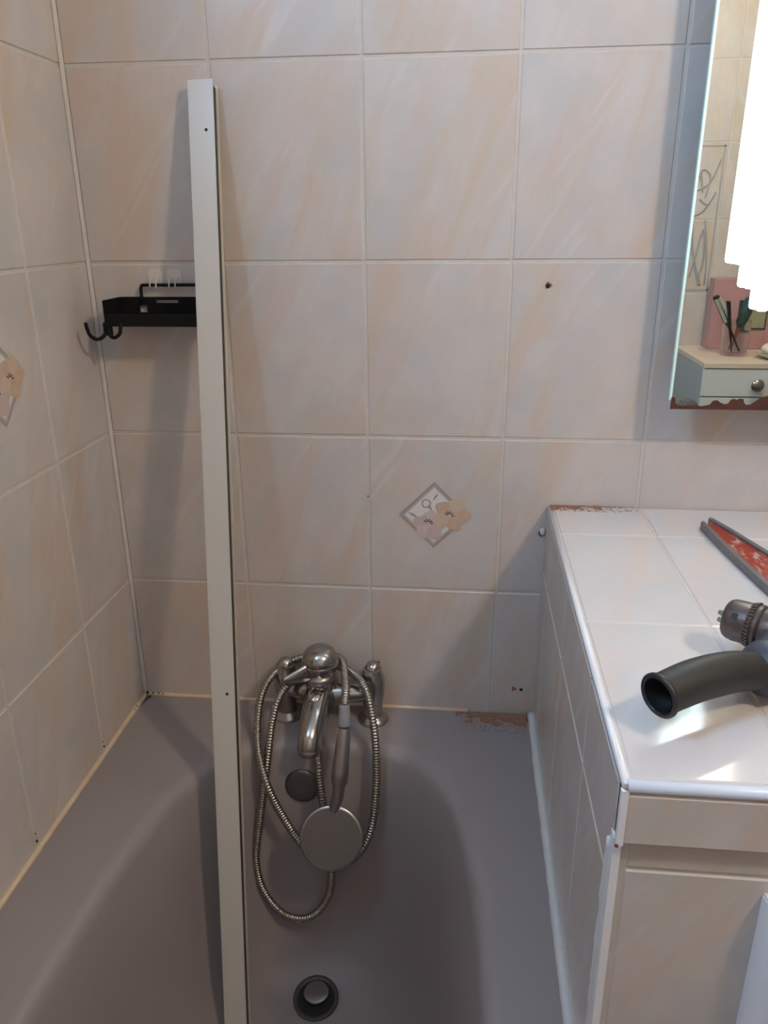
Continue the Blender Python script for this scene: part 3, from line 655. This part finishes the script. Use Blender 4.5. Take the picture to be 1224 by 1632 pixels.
for k in range(ring_pts):                                   # toothed ring
    a = 2 * PI * k / ring_pts; u = V(0, 0, 1) * math.cos(a) + pp * math.sin(a)
    sweep(bm, [Nn + dd * .0215 + u * .0198, Nn + dd * .0275 + u * .0215], [.0010, .0014], 5)
lathe(bm, Nn + dd * .0225, dd, [(0, .0190), (.002, .0205), (.009, .0215), (.0105, .0200)], 36)
obj('chuck_teeth', bm, M_CHUCK, ch, smooth=35)
bm = bmesh.new(); lathe(bm, Nn + dd * .033, dd, [(0, .0190), (.002, .0200), (.015, .0200), (.017, .0185), (.022, .0165)], 36); obj('chuck_body', bm, M_CHUCK, dl, smooth=35)
bm = bmesh.new(); lathe(bm, Nn + dd * .054, dd, [(0, .0215), (.002, .0235), (.018, .0240), (.020, .0300), (.040, .0365), (.060, .0385), (.150, .0390), (.165, .0360), (.172, .0280), (.174, 0)], 40)
obj('motor_housing', bm, M_COLLAR, dl, smooth=35)
# clamp ring and the side handle
bm = bmesh.new(); lathe(bm, Nn + dd * .047, dd, [(0, .0235), (.0015, .0262), (.014, .0262), (.0155, .0235)], 36); cl = obj('clamp_ring', bm, M_COLLAR, dl, smooth=35)
Rt = V(.8110, -.4945, CT + .0300); C1 = V(.7945, -.5030, CT + .0320); E_ = V(.7010, -.5590, CT + .0370)
bm = bmesh.new(); sweep(bm, [Nn + dd * .054, Nn + dd * .052 + pp * .022 + V(0, 0, -.004), Rt], [.014, .0165, .0195], 24); obj('clamp_neck', bm, M_COLLAR, dl, smooth=True)
hx = (C1 - Rt).normalized()
bm = bmesh.new(); lathe(bm, Rt - hx * .010, hx, [(0, .0165), (.003, .0220), (.008, .0248), (.015, .0250), (.021, .0225), (.025, .0185), (.028, .0155)], 36); obj('handle_collar', bm, M_COLLAR, dl, smooth=True)
P = [C1 + hx * -.002, C1.lerp(E_, .3) + V(.004, .0035, .004), C1.lerp(E_, .65) + V(.003, .004, .004), E_]
Dp = catmull(P, .004); nD = len(Dp)
bm = bmesh.new(); R0 = [.0168 + .0012 * math.sin(PI * i / (nD - 1)) for i in range(nD)]
rg = sweep(bm, Dp, R0, 32, cap=False)
xe = (Dp[-1] - Dp[-2]).normalized()
# inner bore
ri = sweep(bm, Dp[-9:], .0148, 32, cap=False)
bm.faces.new(ri[0])
for j in range(32):
    pass
gr = obj('handle_grip', bm, M_HANDLE, dl, smooth=True, label='dusty black hollow side handle')
bm = bmesh.new(); lathe(bm, Dp[-1] - xe * .003, xe, [(0, .0165), (.0, .0180), (.0015, .0192), (.0035, .0192), (.0048, .0180), (.0050, .0162), (.0040, .0150), (0, .0146)], 40, cap=False); obj('end_rim', bm, mat('black_rim', (0.02, 0.02, 0.022), 0.4), gr, smooth=True)
bm = bmesh.new(); lathe(bm, Dp[-1] - xe * .030, xe, [(0, .0001), (.0, .0142), (.031, .0144)], 32, cap=False); obj('grip_bore', bm, M_HOLE, gr, smooth=True)
# pistol grip lying flat and its trigger, beyond the picture
q0 = Nn + dd * .185
bm = bmesh.new(); sweep(bm, [q0 + dd * 0 + V(0, 0, -.006), q0 + V(.035, .045, -.014), q0 + V(.062, .090, -.016)], [.022, .0205, .022], 24, sq=(1, .8)); obj('pistol_grip', bm, M_HANDLE, dl, smooth=40)
bm = bmesh.new(); box(bm, q0 + V(.004, .030, -.016), q0 + V(.016, .052, .000), bev=.003); obj('trigger', bm, M_RED, dl)

# ------------------------------------------------------------------ mirror
MY = -0.060
mr = empty('wall_mirror', (1.1, 0, 1.09), 'frameless wall mirror with a rusted lower edge above the counter', 'mirror')
MX0, MX1, MZ0, MZ1 = .8115, 1.50, 1.1010, 1.98
bm = bmesh.new(); box(bm, (MX0 + .0030, MY, MZ0), (MX1, MY + .006, MZ1)); obj('silvered_glass', bm, M_MIRROR, mr)
bm = bmesh.new(); prism(bm, [(0, 0), (.0030, 0), (.0030, .006), (0, .006)], (MX0, MY, MZ0 + .012), (1, 0, 0), (0, 1, 0), (0, 0, 1), MZ1 - MZ0 - .012); obj('glass_edge', bm, M_GLASSB, mr, label='pale green glass edge')
for (x, z) in ((.98, 1.22), (1.38, 1.22), (.98, 1.86), (1.38, 1.86)):
    bm = bmesh.new(); box(bm, (x - .012, MY + .006, z - .012), (x + .012, 0.0005, z + .012)); obj('mounting_pad', bm, M_GREYPL, mr)
# corroded strip with its bumpy upper outline
bm = bmesh.new()
prof = [(0.8135, .015), (0.8155, .0165), (0.8190, .0140), (0.8195, .008), (0.8240, .005), (0.8320, .0045), (0.8430, .0052), (0.8540, .0045), (0.8640, .0065), (0.8675, .0118), (0.8730, .0125), (0.8770, .0095), (0.8830, .0072), (0.8875, .0085), (0.8900, .0132), (0.8940, .0148), (0.8970, .0130), (0.9005, .0150), (0.9055, .0148), (0.9080, .0085), (0.9110, .0068), (0.9160, .0075), (0.9200, .0110), (0.9270, .0165), (0.9360, .0190), (0.9500, .0175), (0.9700, .0195), (1.0100, .014), (1.0700, .017), (1.1400, .009), (1.2400, .012), (1.3400, .008), (1.5000, .010)]
for (a, b2) in zip(prof[:-1], prof[1:]):
    prism(bm, [(a[0], 0), (b2[0], 0), (b2[0], b2[1]), (a[0], a[1])], (0, MY - .0002, MZ0), (1, 0, 0), (0, 0, 1), (0, -1, 0), .0002)
for (x, z, r) in ((.8265, .0105, .0008), (.8300, .0075, .0007), (.8250, .0070, .0006), (.836, .0068, .0006)):
    prism(bm, blob(x, z, r, 3, .2, n=8), (0, MY - .0002, MZ0), (1, 0, 0), (0, 0, 1), (0, -1, 0), .0002)
obj('corroded_edge', bm, M_RUST, mr, label='red-brown corroded silvering')
# lamp in front of the mirror
lp = empty('mirror_lamp', (.92, MY, 1.92), 'mirror lamp of three staggered white fluorescent tubes', 'lamp')
bm = bmesh.new(); box(bm, (.855, MY - .045, 1.895), (.930, MY - .0002, 1.965), bev=.004); obj('housing', bm, M_TRIM, lp)
M_TUBE = emis('fluorescent_tube', TUBE_COL, TUBE_STR)
for (x, zb, r, off) in ((.8725, 1.2850, .0092, .0165), (.8890, 1.2560, .0078, .0125), (.9070, 1.2290, .0078, .0125)):
    bm = bmesh.new(); y = MY - off
    lathe(bm, (x, y, zb), (0, 0, 1), [(0, 0), (.0005, r * .6), (.002, r * .9), (.005, r), (1.885 - zb, r)], 20); obj('tube', bm, M_TUBE, lp, smooth=True)
    bm = bmesh.new(); lathe(bm, (x, y, 1.882), (0, 0, 1), [(0, r + .002), (.014, r + .002)], 20); obj('tube_socket', bm, M_TRIM, lp)

# ceiling globe
LX, LY, LZ = 1.32, -1.06, 2.12
gl = empty('pendant_lamp', (LX, LY, RZM), 'round opal glass lamp hanging from the ceiling on a thin rod', 'lamp')
bm = bmesh.new(); lathe(bm, (LX, LY, RZM), (0, 0, -1), [(0, .05), (.012, .05), (.022, .02)], 32); obj('ceiling_rose', bm, M_TRIM, gl)
bm = bmesh.new(); lathe(bm, (LX, LY, RZM - .02), (0, 0, -1), [(0, .005), (RZM - .02 - LZ - .075, .005)], 12); obj('rod', bm, M_TRIM, gl)
bm = bmesh.new(); lathe(bm, (LX, LY, LZ + .085), (0, 0, -1), [(0, .012), (.006, .022), (.030, .024)], 24); obj('socket', bm, M_TRIM, gl)
bm = bmesh.new(); bmesh.ops.create_uvsphere(bm, u_segments=24, v_segments=16, radius=.06, matrix=Matrix.Translation((LX, LY, LZ))); obj('globe', bm, emis('lit_opal_globe', CEIL_COL, CEIL_STR), gl, smooth=True)

# ------------------------------------------------------------------ drawer cabinet and things on it, seen in the mirror
KX0, KX1, KY = 1.307, 1.86, -1.626
cb = empty('drawer_cabinet', (1.58, -1.8260, 0), 'white drawer cabinet with round knobs under a pale top, seen in the mirror', 'cabinet')
bm = bmesh.new(); box(bm, (KX0 + .002, RYM + .002, .0), (KX1, KY - .018, .888)); obj('carcass', bm, mat('grey_side', (0.40, 0.42, 0.42), 0.4), cb)
bm = bmesh.new(); box(bm, (KX0, RYM + .002, .888), (KX1 + .01, KY + .003, .905), bev=.0015); obj('top_board', bm, M_TOPCAB, cb, label='pale peach top board')
for k, (z0, z1) in enumerate(((.795, .886), (.62, .792), (.42, .617), (.10, .417))):
    bm = bmesh.new(); box(bm, (KX0 + .003, KY - .018, z0 + .001), (KX1 - .002, KY, z1), bev=.001); d = obj('drawer', bm, M_WHITE, cb)
    zz = .836 if k == 0 else (z0 + z1) / 2
    bm = bmesh.new(); lathe(bm, (1.478, KY, zz), (0, 1, 0), [(0, .010), (.008, .008), (.012, .018), (.018, .021), (.024, .018), (.027, .010), (.0275, 0)], 24); obj('knob', bm, M_CHROME, d, smooth=50, label='round chrome knob')
jr = empty('glass_jar', (1.447, -1.7960, .905), 'clear glass jar holding brushes on the drawer cabinet', 'jar')
bm = bmesh.new(); lathe(bm, (1.447, -1.7960, .9052), (0, 0, 1), [(0, 0), (0, .040), (.008, .043), (.115, .045), (.115, .042), (.012, .040), (.010, 0)], 32, cap=False); obj('jar_glass', bm, M_CLEAR, jr, smooth=50)
br = empty('hairbrush', (1.44, -1.7960, .92), 'black hairbrush with pale bristles standing in the glass jar', 'brush')
b0, b1 = V(1.466, -1.7960, .922), V(1.366, -1.7960, 1.098)
sx = (b1 - b0).normalized(); sn = V(0, 1, 0)
bm = bmesh.new(); sweep(bm, [b0, b0.lerp(b1, .45), b0.lerp(b1, .55), b1], [.006, .0085, .021, .020], 14, sq=(1, .5)); obj('handle', bm, M_HOLE, br)
bm = bmesh.new()
for k in range(14):
    c = b0.lerp(b1, .56 + .43 * k / 14); q = sx.cross(sn)
    prism(bm, [(-.011, -.002), (.011, -.002), (.011, .002), (-.011, .002)], c + sn * .010, q, sx, sn, .010)
obj('bristles', bm, M_BONE, br)['kind'] = 'stuff'
rb = empty('round_brush', (1.46, -1.8110, .92), 'dark round brush leaning right in the glass jar', 'brush')
c0, c1 = V(1.440, -1.8180, .925), V(1.492, -1.8180, 1.095)
bm = bmesh.new(); sweep(bm, [c0, c0.lerp(c1, .45)], [.006, .006], 12); obj('handle', bm, mat('red_brown_wood', (0.22, 0.06, 0.04), 0.4), rb)
bm = bmesh.new(); sweep(bm, [c0.lerp(c1, .42), c0.lerp(c1, .5), c0.lerp(c1, .95), c1], [.008, .018, .020, .010], 20); obj('bristle_barrel', bm, M_DKGREEN, rb)
cm = empty('comb', (1.43, -1.7860, .92), 'dark comb standing in the glass jar between the brushes', 'comb')
bm = bmesh.new(); sweep(bm, [V(1.432, -1.7680, .922), V(1.400, -1.7680, 1.085)], [.005, .020], 8, sq=(1, .25)); obj('spine', bm, M_HOLE, cm)
pk = empty('pink_box', (1.55, -1.9560, .905), 'pink upright box with dark edged picture behind the glass jar', 'box')
bm = bmesh.new(); box(bm, (1.397, -1.9960, .9052), (1.80, -1.9260, 1.148), bev=.003); obj('box_body', bm, M_PINK, pk)
bm = bmesh.new(); box(bm, (1.487, -1.9265, .975), (1.585, -1.9225, 1.075)); pf = obj('picture', bm, M_DKGREEN, pk)
bm = bmesh.new(); box(bm, (1.520, -1.9230, .980), (1.580, -1.9215, 1.070)); obj('picture_field', bm, M_OLIVE, pf)
bw = empty('shallow_dish', (1.56, -1.7160, .905), 'pale shallow dish holding a folded peach cloth on the cabinet', 'dish')
bm = bmesh.new(); lathe(bm, (1.565, -1.7260, .9052), (0, 0, 1), [(0, 0), (0, .035), (.004, .045), (.016, .066), (.019, .067), (.018, .063), (.006, .042), (.005, 0)], 36, cap=False); obj('dish_body', bm, mat('pale_glass', (0.55, 0.55, 0.42), 0.2), bw, smooth=50)
bm = bmesh.new(); bmesh.ops.create_uvsphere(bm, u_segments=24, v_segments=12, radius=1, matrix=Matrix.LocRotScale(V(1.568, -1.7260, .934), None, V(.055, .05, .024)))
for v in bm.verts: v.co += v.normal * .005 * mnoise.noise(v.co * 30)
tag(obj('folded_cloth', bm, M_CLOTH, None, smooth=True), 'folded peach cloth lying in the shallow dish', 'cloth')
